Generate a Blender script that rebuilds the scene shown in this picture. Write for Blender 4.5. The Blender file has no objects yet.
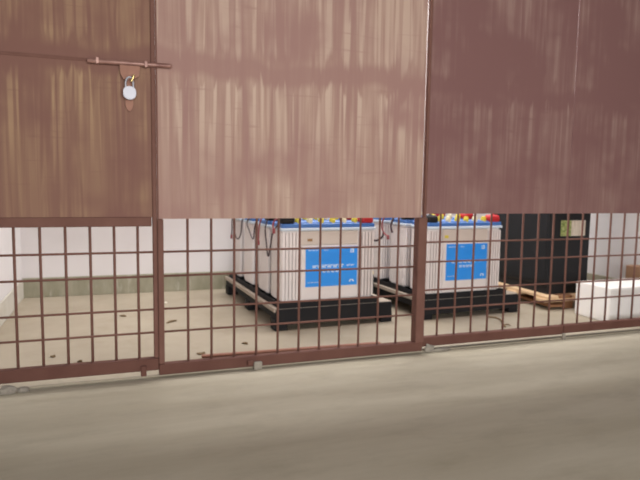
import bpy, bmesh, math, random
from mathutils import Vector, Matrix

random.seed(7)
scene = bpy.context.scene
C = scene.collection


def lin(r, g, b):
    def f(c):
        c /= 255.0
        return c / 12.92 if c <= .04045 else ((c + .055) / 1.055) ** 2.4
    return (f(r), f(g), f(b), 1.0)


# ------------------------------------------------------------------ camera
F_PX, PITCH, YAW, ROLL = 571.81, .096, .341, .0154
cam_d = bpy.data.cameras.new('camera')
cam = bpy.data.objects.new('camera', cam_d)
C.objects.link(cam)
fw = Vector((math.sin(YAW) * math.cos(PITCH), math.cos(YAW) * math.cos(PITCH), -math.sin(PITCH)))
rt = Vector((math.cos(YAW), -math.sin(YAW), 0))
up = rt.cross(fw)
rt2 = rt * math.cos(ROLL) + up * math.sin(ROLL)
up2 = up * math.cos(ROLL) - rt * math.sin(ROLL)
m = Matrix((rt2, up2, -fw)).transposed().to_4x4()
m.translation = Vector((0, -2.319, .77))
cam.matrix_world = m
cam_d.sensor_width = 36
cam_d.lens = F_PX / 640 * 36
cam_d.clip_start = .02
# the compact camera's focus sits a little in front of the gate: everything is slightly soft
cam_d.dof.use_dof = True
cam_d.dof.focus_distance = 1.0
cam_d.dof.aperture_fstop = 8.5
scene.camera = cam

# ------------------------------------------------------------------ world, lights, exposure
w = bpy.data.worlds.new('world')
scene.world = w
w.use_nodes = True
w.node_tree.nodes['Background'].inputs[0].default_value = (.95, .96, 1.0, 1)
w.node_tree.nodes['Background'].inputs[1].default_value = .08


def area(name, loc, target, sx, sy, power, col):
    d = bpy.data.lights.new(name, 'AREA')
    d.shape = 'RECTANGLE'
    d.size, d.size_y, d.energy, d.color = sx, sy, power, col
    o = bpy.data.objects.new(name, d)
    C.objects.link(o)
    o.location = loc
    o.rotation_euler = (Vector(target) - Vector(loc)).to_track_quat('-Z', 'Y').to_euler()
    return o


# unseen overhead light added inside the store room, and the daylight that comes in under the porch roof
area('added_overhead_light', (1.9, .72, 2.7), (1.9, .66, 0), 2.4, 1.0, 54, (1, .98, .95))
area('added_rear_light', (1.7, 1.80, 2.25), (1.7, 0, .2), 3.0, .7, 90, (1, .98, .95))  # added light at the solid back wall, shining out through the mesh
area('porch_daylight', (.5, -4.8, 1.05), (1.0, 0, 1.0), 2.6, 1.4, 190, (1, .98, .96))

vs = scene.view_settings
vs.view_transform = 'Standard'
vs.look = 'None'
vs.exposure = 0.0
vs.gamma = 1.0
vs.use_curve_mapping = False


# ------------------------------------------------------------------ materials
MATS = {}


def mat(name, col, rough=.6, metal=0.0, noise=None, bump=0.0, spec=None):
    """noise = (scale, amount, second colour)"""
    if name in MATS:
        return MATS[name]
    M = bpy.data.materials.new(name)
    M.use_nodes = True
    nt = M.node_tree
    b = nt.nodes['Principled BSDF']
    b.inputs['Base Color'].default_value = col
    b.inputs['Roughness'].default_value = rough
    b.inputs['Metallic'].default_value = metal
    if spec is not None:
        b.inputs['Specular IOR Level'].default_value = spec
    if noise:
        tc = nt.nodes.new('ShaderNodeTexCoord')
        n = nt.nodes.new('ShaderNodeTexNoise')
        n.inputs['Scale'].default_value = noise[0]
        n.inputs['Detail'].default_value = 5
        nt.links.new(tc.outputs['Object'], n.inputs['Vector'])
        r = nt.nodes.new('ShaderNodeValToRGB')
        r.color_ramp.elements[0].position = .35
        r.color_ramp.elements[1].position = .7
        r.color_ramp.elements[0].color = (0, 0, 0, 1)
        r.color_ramp.elements[1].color = (noise[1],) * 3 + (1,)
        nt.links.new(n.outputs[0], r.inputs[0])
        mx = nt.nodes.new('ShaderNodeMix')
        mx.data_type = 'RGBA'
        mx.inputs['A'].default_value = col
        mx.inputs['B'].default_value = noise[2]
        nt.links.new(r.outputs[0], mx.inputs['Factor'])
        nt.links.new(mx.outputs['Result'], b.inputs['Base Color'])
        if bump:
            bp = nt.nodes.new('ShaderNodeBump')
            bp.inputs['Strength'].default_value = bump
            bp.inputs['Distance'].default_value = .004
            nt.links.new(n.outputs[0], bp.inputs['Height'])
            nt.links.new(bp.outputs[0], b.inputs['Normal'])
    MATS[name] = M
    return M


class NT:
    """short-hand for building node trees"""
    def __init__(s, name, rough=.6):
        s.m = bpy.data.materials.new(name)
        s.m.use_nodes = True
        s.t = s.m.node_tree
        s.b = s.t.nodes['Principled BSDF']
        s.b.inputs['Roughness'].default_value = rough
        s.co = s.t.nodes.new('ShaderNodeTexCoord').outputs['Object']
        MATS[name] = s.m

    def link(s, a, b):
        s.t.links.new(a, b)

    def noise(s, scale, detail=4, rough=.55, off=(0, 0, 0), dist=0.0):
        mp = s.t.nodes.new('ShaderNodeMapping')
        mp.inputs['Scale'].default_value = scale
        mp.inputs['Location'].default_value = off
        s.link(s.co, mp.inputs['Vector'])
        n = s.t.nodes.new('ShaderNodeTexNoise')
        n.inputs['Scale'].default_value = 1
        n.inputs['Detail'].default_value = detail
        n.inputs['Roughness'].default_value = rough
        n.inputs['Distortion'].default_value = dist
        s.link(mp.outputs[0], n.inputs['Vector'])
        return n.outputs[0]

    def ramp(s, v, stops):
        r = s.t.nodes.new('ShaderNodeValToRGB')
        e = r.color_ramp.elements
        while len(e) < len(stops):
            e.new(.5)
        for i, (p, c) in enumerate(stops):
            e[i].position = p
            e[i].color = c if len(c) == 4 else (*c, 1)
        s.link(v, r.inputs[0])
        return r.outputs[0]

    def g(s, v, a, b):
        return s.ramp(v, [(a, (0, 0, 0)), (b, (1, 1, 1))])

    def math(s, op, a, b):
        n = s.t.nodes.new('ShaderNodeMath')
        n.operation = op
        for i, v in enumerate((a, b)):
            if isinstance(v, (int, float)):
                n.inputs[i].default_value = v
            else:
                s.link(v, n.inputs[i])
        return n.outputs[0]

    def mix(s, f, a, b):
        n = s.t.nodes.new('ShaderNodeMix')
        n.data_type = 'RGBA'
        for k, v in (('Factor', f), ('A', a), ('B', b)):
            if isinstance(v, (int, float, tuple)):
                n.inputs[k].default_value = v
            else:
                s.link(v, n.inputs[k])
        return n.outputs['Result']

    def sep(s, axis):
        n = s.t.nodes.new('ShaderNodeSeparateXYZ')
        s.link(s.co, n.inputs[0])
        return n.outputs[axis]

    def maprange(s, v, a, b, c=0., d=1.):
        n = s.t.nodes.new('ShaderNodeMapRange')
        n.interpolation_type = 'SMOOTHSTEP'
        s.link(v, n.inputs[0])
        for i, x in enumerate((a, b, c, d)):
            n.inputs[i + 1].default_value = x
        return n.outputs[0]

    def bump(s, v, strength, dist=.004):
        bp = s.t.nodes.new('ShaderNodeBump')
        bp.inputs['Strength'].default_value = strength
        bp.inputs['Distance'].default_value = dist
        s.link(v, bp.inputs['Height'])
        s.link(bp.outputs[0], s.b.inputs['Normal'])


def sheet_mat(name, solid, thin, pale, cover, off):
    """brushed-on thin brown primer: vertical streaks where the coat is thin, plain bands where it is thick"""
    s = NT(name, .7)
    s.b.inputs['Specular IOR Level'].default_value = .2
    fine = s.noise((42, 20, 1.7), 3, .5, off, .9)
    wide = s.noise((13, 8, .9), 3, .5, (off[0] + 3, 1, off[2]), .8)
    patch = s.noise((2.2, 2, 2.6), 3, .55, (off[0] + 9, 4, off[2] + 2))
    z = s.sep(2)
    wob = s.noise((3.5, 1, 1.2), 2, .5, (off[0], 7, 5))
    zz = s.math('ADD', z, s.math('MULTIPLY', s.math('SUBTRACT', wob, .5), .16))
    # thick plain band around the middle rail and one near the top
    band = s.math('MULTIPLY', s.maprange(zz, 1.165, 1.205), s.maprange(zz, 1.25, 1.29, 1, 0))
    thick = s.math('SUBTRACT', 1.0, s.math('MULTIPLY', band, .85))
    pm = s.maprange(patch, cover - .12, cover + .14)
    f = s.math('MULTIPLY', s.math('MULTIPLY', s.g(fine, .38, .66), s.g(wide, .3, .62)), s.math('MULTIPLY', pm, thick))
    undert = s.mix(s.math('MULTIPLY', s.math('MULTIPLY', pm, thick), s.g(wide, .25, .7)), solid, thin)
    # the drips of each brush pass: ragged tops under the plain band, fading downwards
    rag = s.noise((26, 1, 0), 3, .6, (off[0] + 2, 3, 0))
    z2 = s.math('SUBTRACT', z, s.math('MULTIPLY', s.math('SUBTRACT', rag, .5), .30))
    run = s.math('MULTIPLY', s.maprange(z2, 1.15, 1.185, 1, 0), s.maprange(z2, .70, 1.14, .25, 1))
    run2 = s.math('MULTIPLY', s.maprange(z2, 1.26, 1.32, 0, 1), .8)
    drip = s.g(s.noise((34, 20, 1.1), 2, .5, (off[0] + 6, 2, off[2]), .5), .47, .60)
    pm2 = s.maprange(patch, cover - .16, cover + .06)
    d = s.math('MULTIPLY', s.math('MULTIPLY', drip, s.math('MAXIMUM', run, run2)), s.math('MULTIPLY', pm2, .75))
    f = s.math('MAXIMUM', s.math('MULTIPLY', f, .6), d)
    c = s.mix(f, undert, pale)
    # dark horizontal lap marks
    lap = s.g(s.noise((4, 3, 60), 3, .5, off, .5), .62, .72)
    c = s.mix(s.math('MULTIPLY', lap, .45), c, solid)
    s.link(c, s.b.inputs['Base Color'])
    s.bump(fine, .12, .002)
    return s.m


GATE = mat('gate_paint', lin(120, 86, 76), .75, 0, (14, .5, lin(102, 70, 61)), 0, .15)
RAIL = mat('gate_rail_paint', lin(106, 73, 64), .75, 0, (9, .5, lin(88, 57, 50)), 0, .15)
SHEET_A = sheet_mat('sheet_paint_tan', lin(126, 90, 80), lin(134, 101, 84), lin(176, 146, 114), .46, (0, 0, 0))
SHEET_B = sheet_mat('sheet_paint_light', lin(158, 123, 115), lin(166, 134, 120), lin(204, 180, 162), .43, (5, 0, 1))
SHEET_C = sheet_mat('sheet_paint_dark', lin(127, 92, 89), lin(136, 102, 97), lin(160, 132, 122), .52, (11, 0, 3))

s = NT('store_floor_cement', .75)
c = s.ramp(s.noise((1.6, 1.6, 1.6), 5, .6), [(.3, lin(154, 143, 124)), (.7, lin(174, 164, 146))])
c = s.mix(s.math('MULTIPLY', s.g(s.noise((5, 5, 5), 4, .6, (3, 2, 0)), .52, .72), .35), c, lin(138, 126, 100))
s.link(c, s.b.inputs['Base Color'])
STORE = s.m
s = NT('outer_concrete', .8)
c = s.ramp(s.noise((.8, 5, 3), 5, .62, (1, 0, 0), .4), [(.3, lin(182, 172, 150)), (.7, lin(202, 193, 173))])
c = s.mix(s.math('MULTIPLY', s.g(s.noise((4, 9, 5), 5, .65, (4, 4, 0)), .5, .75), .4), c, lin(160, 151, 130))
s.link(c, s.b.inputs['Base Color'])
s.bump(s.noise((40, 60, 40), 4), .15, .003)
GROUND = s.m
s = NT('white_wall_paint', .8)
c = s.mix(s.math('MULTIPLY', s.g(s.noise((3, 3, 6), 4), .45, .75), .3), lin(216, 213, 214), lin(200, 197, 196))
s.link(c, s.b.inputs['Base Color'])
WALL = s.m
s = NT('stained_cement_skirting', .85)
c = s.ramp(s.noise((9, 9, 3), 5, .65), [(.3, lin(132, 130, 110)), (.7, lin(162, 158, 140))])
c = s.mix(s.math('MULTIPLY', s.g(s.noise((26, 26, 5), 4, .6, (2, 0, 0)), .55, .7), .6), c, lin(186, 184, 172))
s.link(c, s.b.inputs['Base Color'])
SKIRT = s.m
CASE = mat('battery_case_plastic', lin(228, 222, 220), .45, 0, (6, .35, lin(214, 206, 202)))
BAND = mat('battery_case_band', lin(200, 190, 180), .5)
LID = mat('battery_lid_blue', lin(70, 118, 186), .4)
LIDEDGE = mat('battery_lid_rim', lin(206, 222, 236), .4)
LABEL = mat('battery_label_blue', lin(44, 146, 240), .4, 0, (5, .3, lin(70, 162, 245)))
PRINT = mat('label_print_white', lin(206, 228, 250), .5)
YEL = mat('vent_cap_yellow', lin(226, 208, 60), .45)
CREAM = mat('vent_cap_cream', lin(236, 226, 180), .45)
BLK = mat('black_plastic', lin(36, 36, 38), .6, 0, None, 0, .25)
RED = mat('red_plastic', lin(190, 40, 46), .45)
TRAY = mat('pallet_black_paint', lin(32, 32, 35), .7, 0, (8, .4, lin(42, 41, 40)), 0, .2)
DUST = mat('dusty_deck_wood', lin(172, 160, 146), .8, 0, (14, .4, lin(146, 132, 118)))
PINE = mat('pale_pallet_wood', lin(222, 192, 154), .75, 0, (18, .5, lin(196, 160, 120)))
PINED = mat('brown_pallet_wood', lin(160, 116, 82), .75, 0, (18, .6, lin(128, 88, 62)))
CAB = mat('cabinet_black_powder_coat', lin(36, 37, 39), .6, 0, (3, .3, lin(42, 43, 44)), 0, .2)
FOAM = mat('white_foam', lin(246, 243, 240), .8, 0, (12, .2, lin(236, 230, 224)))
CARD = mat('brown_cardboard', lin(150, 116, 90), .8)
STEEL = mat('padlock_silver', lin(178, 178, 186), .5, .35)
BRASS = mat('padlock_brass', lin(214, 190, 130), .3, .8)
RUST = mat('rusty_bolt_steel', lin(176, 136, 124), .4, .2, (14, .9, lin(116, 76, 68)))
HASP = mat('hasp_rust', lin(156, 108, 86), .6, 0, (30, .5, lin(128, 84, 68)))
CONC = mat('broken_concrete', lin(156, 148, 136), .9, 0, (40, .7, lin(120, 112, 104)), .4)
WIREB = mat('cable_dark', lin(60, 44, 50), .5)
WIRER = mat('cable_red', lin(140, 62, 66), .6)
LEAF = mat('dry_leaf', lin(110, 88, 58), .8)
TWIG = mat('dry_twig', lin(130, 106, 76), .8)


# ------------------------------------------------------------------ mesh helpers
def box(bm, x0, x1, y0, y1, z0, z1, bev=0.0, seg=1, mi=0):
    r = bmesh.ops.create_cube(bm, size=1)
    vs_ = r['verts']
    for v in vs_:
        v.co = Vector(((x0 + x1) / 2 + v.co.x * (x1 - x0), (y0 + y1) / 2 + v.co.y * (y1 - y0), (z0 + z1) / 2 + v.co.z * (z1 - z0)))
    if bev:
        es = list({e for v in vs_ for e in v.link_edges})
        bmesh.ops.bevel(bm, geom=es, offset=bev, segments=seg, affect='EDGES', profile=.5)
    for f in bm.faces:
        if f.material_index == 0 and mi and f.tag is False:
            pass
    return vs_


def lathe(bm, prof, c, axis='Z', n=14):
    rings = []
    for r, h in prof:
        ring = []
        for i in range(n):
            a = 2 * math.pi * i / n
            p = (r * math.cos(a), r * math.sin(a), h)
            if axis == 'X':
                p = (p[2], p[0], p[1])
            elif axis == 'Y':
                p = (p[1], p[2], p[0])
            ring.append(bm.verts.new(Vector(c) + Vector(p)))
        rings.append(ring)
    for a, b in zip(rings, rings[1:]):
        for i in range(n):
            bm.faces.new((a[i], a[(i + 1) % n], b[(i + 1) % n], b[i]))
    bm.faces.new(list(reversed(rings[0])))
    bm.faces.new(rings[-1])


def tube(bm, pts, r, n=8):
    """smooth tube through points (Catmull-Rom)"""
    P = [Vector(p) for p in pts]
    Q = []
    for i in range(len(P) - 1):
        p0, p1, p2, p3 = P[max(i - 1, 0)], P[i], P[i + 1], P[min(i + 2, len(P) - 1)]
        for k in range(6):
            t = k / 6
            Q.append(.5 * ((2 * p1) + (p2 - p0) * t + (2 * p0 - 5 * p1 + 4 * p2 - p3) * t * t + (3 * p1 - p0 - 3 * p2 + p3) * t ** 3))
    Q.append(P[-1])
    rings = []
    ref = Vector((.13, .31, .94)).normalized()
    for i, q in enumerate(Q):
        d = (Q[min(i + 1, len(Q) - 1)] - Q[max(i - 1, 0)]).normalized()
        a = d.cross(ref)
        if a.length < .05:
            a = d.cross(Vector((1, 0, 0)))
        a.normalize()
        b = d.cross(a)
        rings.append([bm.verts.new(q + a * r * math.cos(2 * math.pi * k / n) + b * r * math.sin(2 * math.pi * k / n)) for k in range(n)])
    for a, b in zip(rings, rings[1:]):
        for i in range(n):
            bm.faces.new((a[i], a[(i + 1) % n], b[(i + 1) % n], b[i]))
    bm.faces.new(list(reversed(rings[0])))
    bm.faces.new(rings[-1])


def prism(bm, pts, y0, y1):
    """outline in x,z extruded along y"""
    a = [bm.verts.new((x, y0, z)) for x, z in pts]
    b = [bm.verts.new((x, y1, z)) for x, z in pts]
    bm.faces.new(a)
    bm.faces.new(list(reversed(b)))
    n = len(pts)
    for i in range(n):
        bm.faces.new((a[i], b[i], b[(i + 1) % n], a[(i + 1) % n]))


def obj(name, bm, material, parent=None, loc=(0, 0, 0), smooth=False):
    bmesh.ops.recalc_face_normals(bm, faces=bm.faces[:])
    me = bpy.data.meshes.new(name)
    bm.to_mesh(me)
    bm.free()
    me.materials.append(material)
    if smooth:
        for f in me.polygons:
            f.use_smooth = True
    o = bpy.data.objects.new(name, me)
    C.objects.link(o)
    o.location = loc
    o.parent = parent
    return o


def B(name, material, parent, *dims, bev=0.0, seg=1, loc=(0, 0, 0)):
    bm = bmesh.new()
    box(bm, *dims, bev=bev, seg=seg)
    return obj(name, bm, material, parent, loc)


def tag(o, label, cat, group=None):
    o['label'] = label
    o['category'] = cat
    if group:
        o['group'] = group
    return o


def thing(name, label, cat, loc=(0, 0, 0), group=None):
    o = bpy.data.objects.new(name, None)
    C.objects.link(o)
    o.location = loc
    return tag(o, label, cat, group)


def struct(o):
    o['kind'] = 'structure'
    return o


def copy_tree(o, parent=None):
    c_ = o.copy()
    C.objects.link(c_)
    c_.parent = parent
    for ch in list(o.children):
        copy_tree(ch, c_)
    return c_


# ------------------------------------------------------------------ the setting
BACK, LEFT, RIGHT, CEIL = 1.83, -.60, 3.40, 2.80
floor = struct(B('floor', STORE, None, LEFT, RIGHT, 0, BACK, -.15, 0))
ground = struct(B('floor_outside', GROUND, None, -6, 9, -7, -.0005, -.16, -.006))
struct(B('wall_back', WALL, None, LEFT - .15, RIGHT + .15, BACK, BACK + .15, -.15, CEIL))
struct(B('wall_left', WALL, None, LEFT - .15, LEFT, 0, BACK, -.15, CEIL))
struct(B('wall_right', WALL, None, RIGHT, RIGHT + .15, 0, BACK, -.15, CEIL))
struct(B('ceiling', WALL, None, LEFT - .15, RIGHT + .15, -.1, BACK + .15, CEIL, CEIL + .15))
struct(B('wall_front', WALL, None, LEFT - .15, RIGHT + .15, -.10, .14, 2.26, CEIL))
struct(B('baseboard_back', SKIRT, None, LEFT, RIGHT, BACK - .012, BACK, 0, .130, bev=.003))
struct(B('baseboard_left', mat('whitewashed_skirting', lin(196, 192, 182), .85, 0, (8, .5, lin(170, 164, 146))), None, LEFT, LEFT + .010, .05, BACK - .012, 0, .125, bev=.003))
struct(B('baseboard_right', SKIRT, None, RIGHT - .012, RIGHT, .05, BACK - .012, 0, .130, bev=.003))

# ------------------------------------------------------------------ the gate: two leaves and two fixed panels
GT = 2.25   # top of the steel sheets


def gate(name, label, x0, x1, y, bars, rows, rail, sheet_z, sheet_m, stile_l, stile_r, extra=None, ends=(0, 0)):
    g = thing(name, label, 'gate', (x0, y, 0))
    L = x1 - x0
    sb = bmesh.new()
    box(sb, ends[0], L - ends[1], -.002, .002, sheet_z, GT - .03)
    obj('sheet', sb, sheet_m, g)
    B('bottom_rail', RAIL, g, 0, L, -.018, .018, rail[0], rail[1], bev=.003)
    B('top_rail', RAIL, g, 0, L, -.016, .016, GT - .03, GT, bev=.003)
    for (a, b, ztop, yf) in (stile_l, stile_r):
        if b > a:
            B('stile', GATE, g, a - x0, b - x0, yf, .018, rail[1], ztop, bev=.003)
    # alike bars share one mesh
    bm = bmesh.new()
    lathe(bm, [(.0052, rail[1] - .004), (.0052, sheet_z + .03)], (0, .006, 0), 'Z', 8)
    first = None
    for X in bars:
        if first is None:
            first = obj('vertical_bar', bm, GATE, g, (X - x0, 0, 0), True)
        else:
            o = first.copy()
            C.objects.link(o)
            o.location = (X - x0, 0, 0)
            o.parent = g
    for z in rows:
        b2 = bmesh.new()
        lathe(b2, [(.0044, .003), (.0044, L - .003)], (0, -.0025, z), 'X', 8)
        obj('horizontal_bar', b2, GATE, g, smooth=True)
    return g


ROWS_AB = [.498, .4016, .2696, .1768]
ROWS_C = [.511, .418, .284, .193]
gA = gate('gate_leaf', 'brown steel gate leaf left of the padlocked seam, sheet above and mesh below', -.58, .1445, 0,
          [-.3587 + .0861 * i for i in range(-2, 6)], ROWS_AB, (.026, .074), .634, SHEET_A,
          (-.58, -.545, .634, -.018), (.1275, .1445, GT - .03, -.012))
B('middle_rail', GATE, gA, 0, .704, -.008, .018, .599, .636, bev=.003)
B('sheet_seam', GATE, gA, 0, .704, -.004, -.0015, 1.208, 1.220, bev=.001)
gB = gate('gate_leaf', 'widest brown streaky steel gate leaf between the padlocked seam and the dark panel', .1455, 1.332, 0,
          [.2623 + .0941 * i for i in range(11)], ROWS_AB, (.004, .048), .628, SHEET_B,
          (.1455, .168, .628, -.014), (1.288, 1.332, .628, -.03), ends=(0, .018))
B('sheet_edge_strip', GATE, gB, 0, .006, -.006, -.0015, .628, GT - .03)
XC = 2.176
gC = gate('fixed_gate_panel', 'dark brown steel panel right of the wide post, mesh in front of second pallet', 1.338, XC - .002, .022,
          [1.4344 + .0945 * i for i in range(8)], ROWS_C, (.016, .060), .644, SHEET_C,
          (1.338, 1.350, GT - .03, -.01), (0, 0, 0, 0))
gD = gate('fixed_gate_panel', 'dark brown steel panel at the far right, mesh in front of white foam block', XC + .002, 3.395, .022,
          [2.2832 + .0945 * i for i in range(-1, 12)], ROWS_C, (.020, .062), .644, SHEET_C,
          (0, 0, 0, 0), (3.36, 3.395, GT - .03, -.01))

# sliding bolt across the seam, its hasp, and the padlock
bt = thing('sliding_bolt', 'rusty steel sliding bolt lying across the gate seam', 'bolt', (.055, -.022, 1.21))
bm = bmesh.new()
lathe(bm, [(.006, -.150), (.0085, -.146), (.0085, .143), (.006, .150)], (0, 0, 0), 'X', 12)
rod = obj('rod', bm, RUST, bt, smooth=True)
rod.rotation_euler = (0, -.015, 0)
for gx in (-.115, .055):
    bm = bmesh.new()
    box(bm, gx - .005, gx + .005, -.0105, .018, .0086, .0108, bev=.0006)
    box(bm, gx - .005, gx + .005, -.0105, .018, -.0108, -.0086, bev=.0006)
    box(bm, gx - .005, gx + .005, -.0112, -.0088, -.0108, .0108, bev=.0006)
    obj('guide_loop', bm, RUST, bt)
bm = bmesh.new()
prism(bm, [(-.038, -.009), (.034, -.009), (.030, -.045), (.008, -.060), (-.026, -.060), (-.036, -.04)], -.004, .004)
obj('hasp_plate', bm, HASP, bt)
bm = bmesh.new()
prism(bm, [(-.018, -.060), (.006, -.060), (.008, -.15), (.003, -.168), (-.006, -.175), (-.015, -.168), (-.02, -.15)], .009, .014)
obj('staple_plate', bm, HASP, bt)

pl = thing('padlock', 'small silver padlock hanging from the gate bolt', 'padlock', (.050, -.036, 1.075))
bm = bmesh.new()
prism(bm, [(.0235 * math.cos(t) * (1 if math.sin(t) < 0 else .98), .0265 + (.0265 if math.sin(t) < 0 else .022) * math.copysign(abs(math.sin(t)) ** .8, math.sin(t)))
           for t in [2 * math.pi * k / 28 for k in range(28)]], -.010, .010)
bmesh.ops.bevel(bm, geom=[e for e in bm.edges if abs(e.verts[0].co.y - e.verts[1].co.y) < 1e-6], offset=.003, segments=2, affect='EDGES')
obj('lock_body', bm, STEEL, pl, smooth=False)
bm = bmesh.new()
tube(bm, [(-.013, 0, .040), (-.0135, 0, .062), (-.008, .002, .078), (.002, .003, .083), (.010, .002, .077), (.013, 0, .062), (.013, 0, .040)], .0036, 8)
obj('shackle', bm, STEEL, pl, smooth=True)
bm = bmesh.new()
tube(bm, [(.006, -.006, .066), (.012, -.008, .078), (.016, -.008, .090)], .0045, 8)
obj('key_tab', bm, BRASS, pl, smooth=True)

# small fittings at the foot of the gate
B('drop_bolt', RAIL, gA, .655, .677, -.028, -.016, .008, .05, bev=.003)
fk = thing('gate_bracket', 'pale worn steel bracket at the foot of the widest gate leaf', 'bracket', (.545, -.030, -.006))
B('plate', CONC, fk, -.018, .018, -.006, .008, 0, .034, bev=.004)
B('pin', RAIL, fk, -.045, -.02, -.006, .008, .02, .04, bev=.003)
o = B('floor_pin', CONC, None, -.009, .009, -.006, .006, -.006, .026, bev=.003, loc=(2.165, -.012, 0))
tag(o, 'grey floor pin at the joint of the two dark mesh panels', 'floor pin')


def rock(name, loc, sx, sy, sz, seed, label, m_=CONC):
    r = random.Random(seed)
    bm = bmesh.new()
    bmesh.ops.create_icosphere(bm, subdivisions=2, radius=1)
    for v in bm.verts:
        k = 1 + r.uniform(-.22, .2)
        v.co = Vector((v.co.x * sx * k, v.co.y * sy * k, max(0, (v.co.z + .55) * sz * k * .65)))
    return tag(obj(name, bm, m_, None, loc), label, 'rubble')


rock('concrete_chunk', (-.392, -.034, -.006), .030, .016, .028, 1, 'larger broken concrete chunk under the left gate leaf')
rock('concrete_chunk', (-.340, -.030, -.006), .022, .014, .018, 2, 'smaller broken concrete chunk beside the larger one at far left')
rock('mortar_lump', (1.375, -.008, -.006), .024, .010, .036, 3, 'grey mortar lump right of the wide brown post')
rock('mortar_lump', (1.44, -.010, -.006), .05, .010, .014, 4, 'low mortar smear under the dark panel bottom rail')
o = B('steel_flat_bar', mat('flat_bar_rust', lin(150, 100, 80), .6, 0, (20, .5, lin(126, 80, 64))), None, 0, .86, -.012, .012, 0, .012, bev=.004, loc=(.34, .185, 0))
o.rotation_euler = (0, 0, -.035)
tag(o, 'long rusty flat bar lying on the floor behind the gate', 'steel bar')


# ------------------------------------------------------------------ batteries
BW, BD, BH = .545, .18, .38


def make_battery():
    t = thing('battery', 'battery', 'battery')
    bm = bmesh.new()
    box(bm, .006, BW - .006, .010, BD - .010, 0, BH, bev=.004)
    # ribs near both ends of the long sides and across the ends
    def rib(x0, x1, y0, y1, z0=.01, z1=BH - .012):
        box(bm, x0, x1, y0, y1, z0, z1)
    for k in range(5):
        for base in (.003, BW - .003 - .092):
            xx = base + k * .0195
            for (ya, yb) in ((-.004, .012), (BD - .012, BD + .004)):
                rib(xx, xx + .0115, ya, yb)
    for (ya, yb) in ((.001, .012), (BD - .012, BD - .001)):
        rib(.112, BW - .112, ya, yb, .01, .30)
    for k in range(6):
        yy = .010 + k * .0275
        for (xa, xb) in ((0, .007), (BW - .007, BW)):
            rib(xa, xb, yy, yy + .019)
    obj('case', bm, CASE, t)
    bm = bmesh.new()
    box(bm, .104, BW - .104, -.0005, .007, .302, BH - .004, bev=.002)
    obj('case_band', bm, BAND, t)
    bm = bmesh.new()
    box(bm, -.006, BW + .006, -.006, BD + .006, BH, BH + .014, bev=.004, seg=2)
    obj('lid_rim', bm, LIDEDGE, t)
    bm = bmesh.new()
    box(bm, .0, BW, .0, BD, BH + .014, BH + .036, bev=.005, seg=2)
    box(bm, .06, BW - .06, .03, BD - .03, BH + .034, BH + .042, bev=.003)
    obj('lid', bm, LID, t)
    for k in range(6):
        x = .105 + k * .067
        bm = bmesh.new()
        lathe(bm, [(.017, BH + .036), (.017, BH + .056), (.014, BH + .060), (.014, BH + .066), (.005, BH + .068)], (x, .045, 0), 'Z', 12)
        obj('vent_cap', bm, (YEL, CREAM, YEL, YEL, CREAM, YEL)[k], t, smooth=False)
    for nm, mt, x in (('negative_terminal_cover', BLK, .038), ('positive_terminal_cover', RED, BW - .042)):
        bm = bmesh.new()
        box(bm, x - .040, x + .040, .002, .075, BH + .030, BH + .078, bev=.020, seg=4)
        lathe(bm, [(.012, BH + .074), (.010, BH + .084)], (x, .04, 0), 'Z', 10)
        obj(nm, bm, mt, t)
    # blue printed label
    lb = bmesh.new()
    box(lb, .135, .441, -.0022, .0012, .075, .290, bev=.0008)
    lab = obj('front_label', lb, LABEL, t)

    def pr(marks, name):
        bm = bmesh.new()
        for x0, x1, z0, z1 in marks:
            box(bm, .135 + x0, .135 + x1, -.0030, -.0020, .290 - z1, .290 - z0)
        obj(name, bm, PRINT, lab)['kind'] = 'stuff'
    rr = random.Random(3)

    def letters(x, n, z0, z1, wd, gap):
        out = []
        for k in range(n):
            a = x + k * (wd + gap)
            out += [(a, a + wd * .34, z0, z1), (a + wd * .34, a + wd, z0, z0 + (z1 - z0) * .3)] if k % 2 else \
                   [(a, a + wd * .34, z0, z1), (a + wd * .66, a + wd, z0, z1), (a + wd * .34, a + wd * .66, z0 + (z1 - z0) * .35, z0 + (z1 - z0) * .65)]
        return out
    pr(letters(.040, 3, .098, .114, .012, .003) + letters(.094, 8, .096, .114, .0135, .003) + letters(.242, 4, .099, .108, .009, .003), 'title_lettering')
    pr(letters(.098, 8, .126, .140, .010, .003), 'subtitle_lettering')
    pr(letters(.016, 6, .014, .020, .007, .003) + letters(.105, 3, .014, .020, .006, .003), 'corner_lettering')
    pr([(.262, .268, .014, .026), (.270, .284, .012, .017), (.276, .284, .017, .034), (.260, .274, .029, .034)], 'emblem')
    pr(letters(.014, 8, .188, .193, .006, .003) + [(.262, .282, .182, .187), (.258, .266, .187, .196), (.276, .286, .187, .196)], 'footer_lettering')
    return t


TURN = math.radians(3.0)
PIV = ((.768, .528), (1.645, .536))


def turned(pi, x, y):
    dx, dy = x - PIV[pi][0], y - PIV[pi][1]
    return (PIV[pi][0] + dx * math.cos(TURN) - dy * math.sin(TURN), PIV[pi][1] + dx * math.sin(TURN) + dy * math.cos(TURN))


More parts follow.
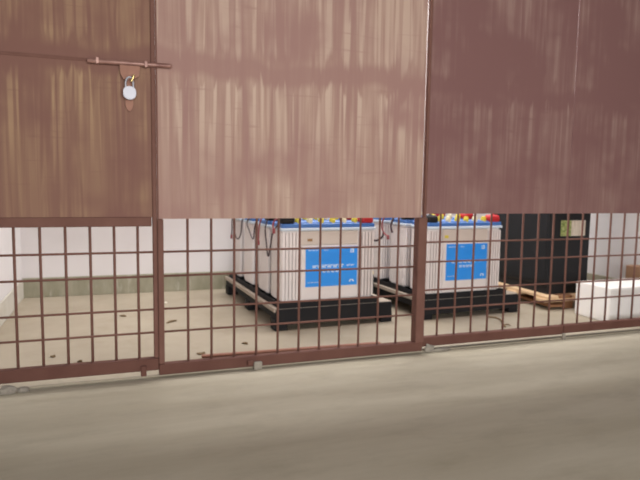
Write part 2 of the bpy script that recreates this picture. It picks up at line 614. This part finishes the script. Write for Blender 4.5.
YS = [.545, .805, 1.105, 1.420]
Z0 = .148
order = ['frontmost', 'second', 'third', 'rearmost']
proto = make_battery()
for pi, (X0, nm) in enumerate(((.806, 'left'), (1.674, 'right'))):
    for k, y in enumerate(YS):
        b = proto if (pi, k) == (0, 0) else copy_tree(proto)
        b.location = (*turned(pi, X0 + (0, .004, -.003, .003)[k], y), Z0)
        b.rotation_euler = (0, 0, TURN)
        b.scale = (1 if pi == 0 else .95, 1, 1)
        if k == 0:
            b['label'] = ('frontmost white battery with blue label on the left black pallet' if pi == 0 else
                          'frontmost white battery with blue label behind the dark panel, on the right pallet')
        else:
            b['label'] = f'{order[k]} white blue-lidded battery from the front on the {nm} battery pallet'
        b['category'] = 'battery'
        b['group'] = 'white batteries on the black pallets'
# a small brown sticker under the lid of the left front battery, a yellow one on the right
st = B('sticker', mat('sticker_brown', lin(150, 116, 78), .6), proto, .144, .172, -.0022, -.0004, .322, .336)
fr = [o for o in C.objects if o.get('label', '').startswith('frontmost white battery with blue label behind')][0]
B('sticker', mat('sticker_yellow', lin(206, 190, 70), .6), fr, .118, .146, -.0022, -.0004, .326, .342)


# ------------------------------------------------------------------ battery pallets
def make_pallet(PW, PD):
    t = thing('battery_pallet', 'p', 'pallet')
    for k in range(7):
        y0 = .012 + k * (PD - .024) / 7
        B('deck_plank', DUST, t, .0, PW, y0, y0 + (PD - .024) / 7 - .012, .104, .118, bev=.002)
    for yy in (0.0, PD - .012):
        B('fascia', TRAY, t, .004, PW - .004, yy, yy + .012, .030, .114, bev=.002)
    for xx in (.004, PW / 2 - .02, PW - .044):
        B('bearer', TRAY, t, xx, xx + .040, .012, PD - .012, .062, .104, bev=.002)
    B('edge_strip', DUST, t, -.006, .010, .004, PD - .004, .100, .122, bev=.002)
    for yy in (.002, PD * .47, PD - .082):
        for xx in (.0, PW - .07):
            B('foot', TRAY, t, xx, xx + .07, yy, yy + .08, 0, .062, bev=.003)
    # black battery tray on the deck: base and upstand
    bm = bmesh.new()
    box(bm, .024, PW - .10, .008, PD - .02, .118, .126)
    box(bm, .022, .028, .006, PD - .02, .118, .147)
    box(bm, PW - .104, PW - .098, .006, PD - .02, .118, .147)
    box(bm, .022, PW - .098, .004, .010, .118, .146)
    box(bm, .022, PW - .098, PD - .024, PD - .018, .118, .147)
    for yb in (.037, .157, .297, .417, .597, .717, .912, 1.032):
        box(bm, .03, PW - .106, yb, yb + .02, .126, .148)
    obj('tray', bm, TRAY, t)
    return t


p1 = make_pallet(.70, 1.13)
p1.location = (*PIV[0], 0)
p1.rotation_euler = (0, 0, TURN)
p1['label'] = 'low black pallet with dusty edge under the left row of batteries'
p2 = copy_tree(p1)
p2.location = (*PIV[1], 0)
p2['label'] = 'low black pallet under the right row of batteries, beside the black cabinet'
for p_ in (p1, p2):
    p_['group'] = 'black battery pallets'

# small black jar with yellow lid on the pallet gap
jr = thing('black_tub', 'small black tub with yellow lid between the two battery rows', 'tub', (1.56, 1.10, 0))
bm = bmesh.new()
lathe(bm, [(.030, 0), (.034, .01), (.034, .175), (.028, .19)], (0, 0, 0), 'Z', 14)
obj('tub_body', bm, BLK, jr, smooth=False)
bm = bmesh.new()
lathe(bm, [(.029, .19), (.030, .192), (.030, .206), (.026, .210)], (0, 0, 0), 'Z', 14)
obj('tub_lid', bm, YEL, jr)


# ------------------------------------------------------------------ cables at the battery ends
def cable(label, base, y, z, pts, m_, r=.0042, clip=None):
    pi = 0 if base < 1.2 else 1
    t = thing('battery_cable', label, 'cable', (*turned(pi, base, y), z), 'cables at the battery ends')
    t.rotation_euler = (0, 0, TURN)
    bm = bmesh.new()
    tube(bm, pts, r, 7)
    obj('wire', bm, m_, t, smooth=True)
    if clip:
        bm = bmesh.new()
        box(bm, pts[-1][0] - .007, pts[-1][0] + .007, pts[-1][1] - .008, pts[-1][1] + .008, pts[-1][2] - .018, pts[-1][2] + .010, bev=.003)
        obj('clip', bm, clip, t)
    return t


ZT = Z0 + BH + .050
XL = .800
cable('dark looped cable hanging from the rearmost battery on the left pallet', XL, 1.46, ZT,
      [(.05, .02, 0), (.01, .02, .008), (-.012, .01, -.03), (-.013, .02, -.12), (-.013, -.06, -.17), (-.013, -.15, -.13), (-.012, -.18, -.04), (.02, -.19, .0)], WIREB)
cable('red tipped cable hanging beside the dark loop on the rearmost left battery', XL, 1.49, ZT,
      [(.06, .05, 0), (.01, .05, .006), (-.012, .05, -.04), (-.013, .06, -.12), (-.013, .07, -.165)], WIREB, .0042, WIRER)
cable('dark cable linking the second and third left batteries', XL, .96, ZT,
      [(.05, -.02, 0), (.005, -.02, .006), (-.022, -.01, -.05), (-.024, .02, -.13), (-.022, .10, -.10), (-.02, .17, -.04), (.02, .18, 0)], WIREB)
cable('dark v-shaped cable hanging beside the frontmost left battery', XL, .70, ZT,
      [(.05, .06, 0), (.005, .06, .006), (-.02, .05, -.05), (-.024, .02, -.12), (-.022, -.01, -.20), (-.022, -.05, -.14), (-.02, -.09, -.06), (.02, -.08, -.012)], WIREB)
cable('red cable end clipped at the frontmost left battery corner', XL, .63, ZT,
      [(.05, .0, 0), (.0, .0, .005), (-.018, -.01, -.025), (-.02, -.03, -.05)], WIRER, .005, WIRER)
cable('pinkish red cable hanging by the second left battery', XL, .93, ZT,
      [(.06, -.05, 0), (.005, -.05, .006), (-.02, -.06, -.05), (-.022, -.05, -.14)], WIRER, .0042, WIRER)
XR = 1.668
cable('dark cable drooping from the second battery on the right pallet', XR, .93, ZT,
      [(.05, -.01, 0), (.005, -.01, .006), (-.02, .0, -.05), (-.022, -.02, -.10)], WIREB, .007)
cable('thick black cable slung low between batteries of the right pallet', XR, 1.10, ZT,
      [(.04, .16, -.01), (.0, .16, .0), (-.02, .14, -.10), (-.022, .10, -.16), (-.022, .02, -.17), (-.022, -.06, -.14), (-.022, -.08, -.10)], WIREB, .007)
cable('red cable with clip hanging beside the second right battery', XR, 1.00, ZT,
      [(.05, .02, 0), (.0, .02, .006), (-.022, .04, -.04), (-.022, .03, -.10), (-.022, -.04, -.13)], WIRER, .005, WIRER)
cable('red cable with clip at the rear of the right battery row', XR, 1.26, ZT,
      [(.05, .02, 0), (.0, .02, .006), (-.022, .03, -.05), (-.022, .0, -.13)], WIRER, .006, WIRER)

# ------------------------------------------------------------------ black cabinet on its wooden pallet
wp = thing('wooden_pallet', 'rough pale wooden pallet under the black cabinet', 'pallet', (2.545, .555, 0))
PWX, PWY = .42, .66
for k in range(4):
    x0 = k * .108
    B('deck_board', (PINE, PINED, PINE, PINE)[k], wp, x0, x0 + .094, 0, PWY, .072, .090, bev=.002)
for yy in (0, .28, .56):
    B('cross_board', PINE, wp, -.015, PWX + .005, yy, yy + .10, .052, .072, bev=.002)
for yy in (.02, .30, .58):
    for xx in (.16, .34):
        B('block', PINED, wp, xx, xx + .07, yy, yy + .07, .0, .052, bev=.002)
o = B('loose_board', PINED, wp, .04, .16, .02, .44, .014, .030, bev=.002)
o.rotation_euler = (0, .0, -.06)
cb = thing('equipment_cabinet', 'tall black steel cabinet with a small green and pale panel on its front', 'cabinet', (2.590, .600, .090))
CW, CD, CH = .320, .62, 1.25
B('body', CAB, cb, 0, CW, .012, CD, .055, CH, bev=.006, seg=2)
B('plinth', BLK, cb, .012, CW - .012, .02, CD - .02, 0, .055)
B('front_door', CAB, cb, .006, CW - .006, 0, .0125, .065, CH - .01, bev=.003)
B('side_panel', CAB, cb, -.004, .0005, .03, CD - .02, .08, CH - .03, bev=.0015)
B('top_cap', CAB, cb, -.004, CW + .004, .004, CD + .004, CH, CH + .018, bev=.004)
s = NT('green_pale_panel', .3)  # panel colour: mottled green on the left, pale on the right
xx = s.sep(0)
gr = s.ramp(s.noise((50, 20, 60), 4, .6), [(.35, lin(96, 116, 60)), (.55, lin(150, 160, 100)), (.75, lin(196, 200, 160))])
cr = s.ramp(s.noise((90, 20, 14), 3, .6), [(.35, lin(176, 166, 148)), (.7, lin(214, 206, 192))])
c = s.mix(s.maprange(xx, .148, .160), gr, cr)
s.link(c, s.b.inputs['Base Color'])
sg = B('front_panel', s.m, cb, .072, .270, -.006, 0, .378, .478, bev=.002)
B('panel_frame', BLK, sg, .066, .276, -.004, .0, .372, .484, bev=.001)
B('dark_mark', BLK, sg, .240, .250, -.0066, -.0058, .392, .42)

# ------------------------------------------------------------------ foam block and carton on the right
fo = thing('foam_block', 'large white foam packing block on the floor by the right mesh panel', 'foam block', (2.660, .175, 0))
bm = bmesh.new()
box(bm, 0, .60, 0, .265, 0, .205, bev=.006, seg=2)
obj('block', bm, FOAM, fo)
ct = thing('cardboard_box', 'brown cardboard box behind the white foam block', 'box', (3.285, .47, 0))
bm = bmesh.new()
box(bm, 0, .095, 0, .18, 0, .255, bev=.003)
obj('carton', bm, CARD, ct)
B('flap', CARD, ct, .003, .092, .002, .09, .255, .259)

# ------------------------------------------------------------------ twig and floor litter
tw = thing('dry_twig', 'crooked dry twig on the floor below the right pallet', 'twig', (2.06, .36, 0))
bm = bmesh.new()
tube(bm, [(.010, .135, .005), (.030, .10, .007), (.034, .06, .005), (.008, .01, .008), (-.030, -.06, .005), (-.050, -.10, .005)], .0048, 6)
obj('stem', bm, TWIG, tw, smooth=True)
bm = bmesh.new()
tube(bm, [(-.030, -.06, .005), (-.014, -.075, .010), (-.004, -.085, .006)], .0035, 6)
obj('side_twig', bm, TWIG, tw, smooth=True)


def leaf(x, y, sx, sy, rot, label, m_=LEAF):
    bm = bmesh.new()
    n = 10
    vt = []
    for k in range(n):
        a = 2 * math.pi * k / n
        rr_ = 1 if k % 2 else .82
        vt.append((sx * math.cos(a) * rr_, sy * math.sin(a) * rr_, .003 + .006 * abs(math.cos(a)) ** 2))
    top = [bm.verts.new((a, b, c_ + .002)) for a, b, c_ in vt]
    bot = [bm.verts.new((a, b, max(0, c_ - .003))) for a, b, c_ in vt]
    ct_, cb_ = bm.verts.new((0, 0, .004)), bm.verts.new((0, 0, 0))
    for k in range(n):
        j = (k + 1) % n
        bm.faces.new((top[k], top[j], ct_))
        bm.faces.new((bot[j], bot[k], cb_))
        bm.faces.new((top[k], bot[k], bot[j], top[j]))
    o_ = obj('dry_leaf', bm, m_, None, (x, y, 0))
    o_.rotation_euler = (0, 0, rot)
    o_.scale = (.75, .75, .75)
    tag(o_, label, 'leaf', 'dry leaves on the store floor')


leaf(-.279, .378, .014, .022, .4, 'dry leaf scrap behind the third mesh bar of left leaf')
leaf(-.163, .269, .012, .016, 1.2, 'tiny dry leaf close behind the left leaf bottom rail')
leaf(.274, .889, .016, .055, -.9, 'slanted dry leaf right of the seam post, halfway into the room')
leaf(.345, .239, .028, .020, .2, 'darkest dry leaf at the left end of the rusty flat bar')
leaf(.569, .344, .014, .024, .8, 'dry leaf scrap left of the left pallet front foot')
leaf(.277, 1.419, .016, .03, .3, 'pale leaf scrap near the back wall beside the seam post', mat('pale_leaf', lin(222, 216, 200), .8))
leaf(.02, 1.10, .014, .03, 1.0, 'small dry leaf near the back wall, left of the seam post')
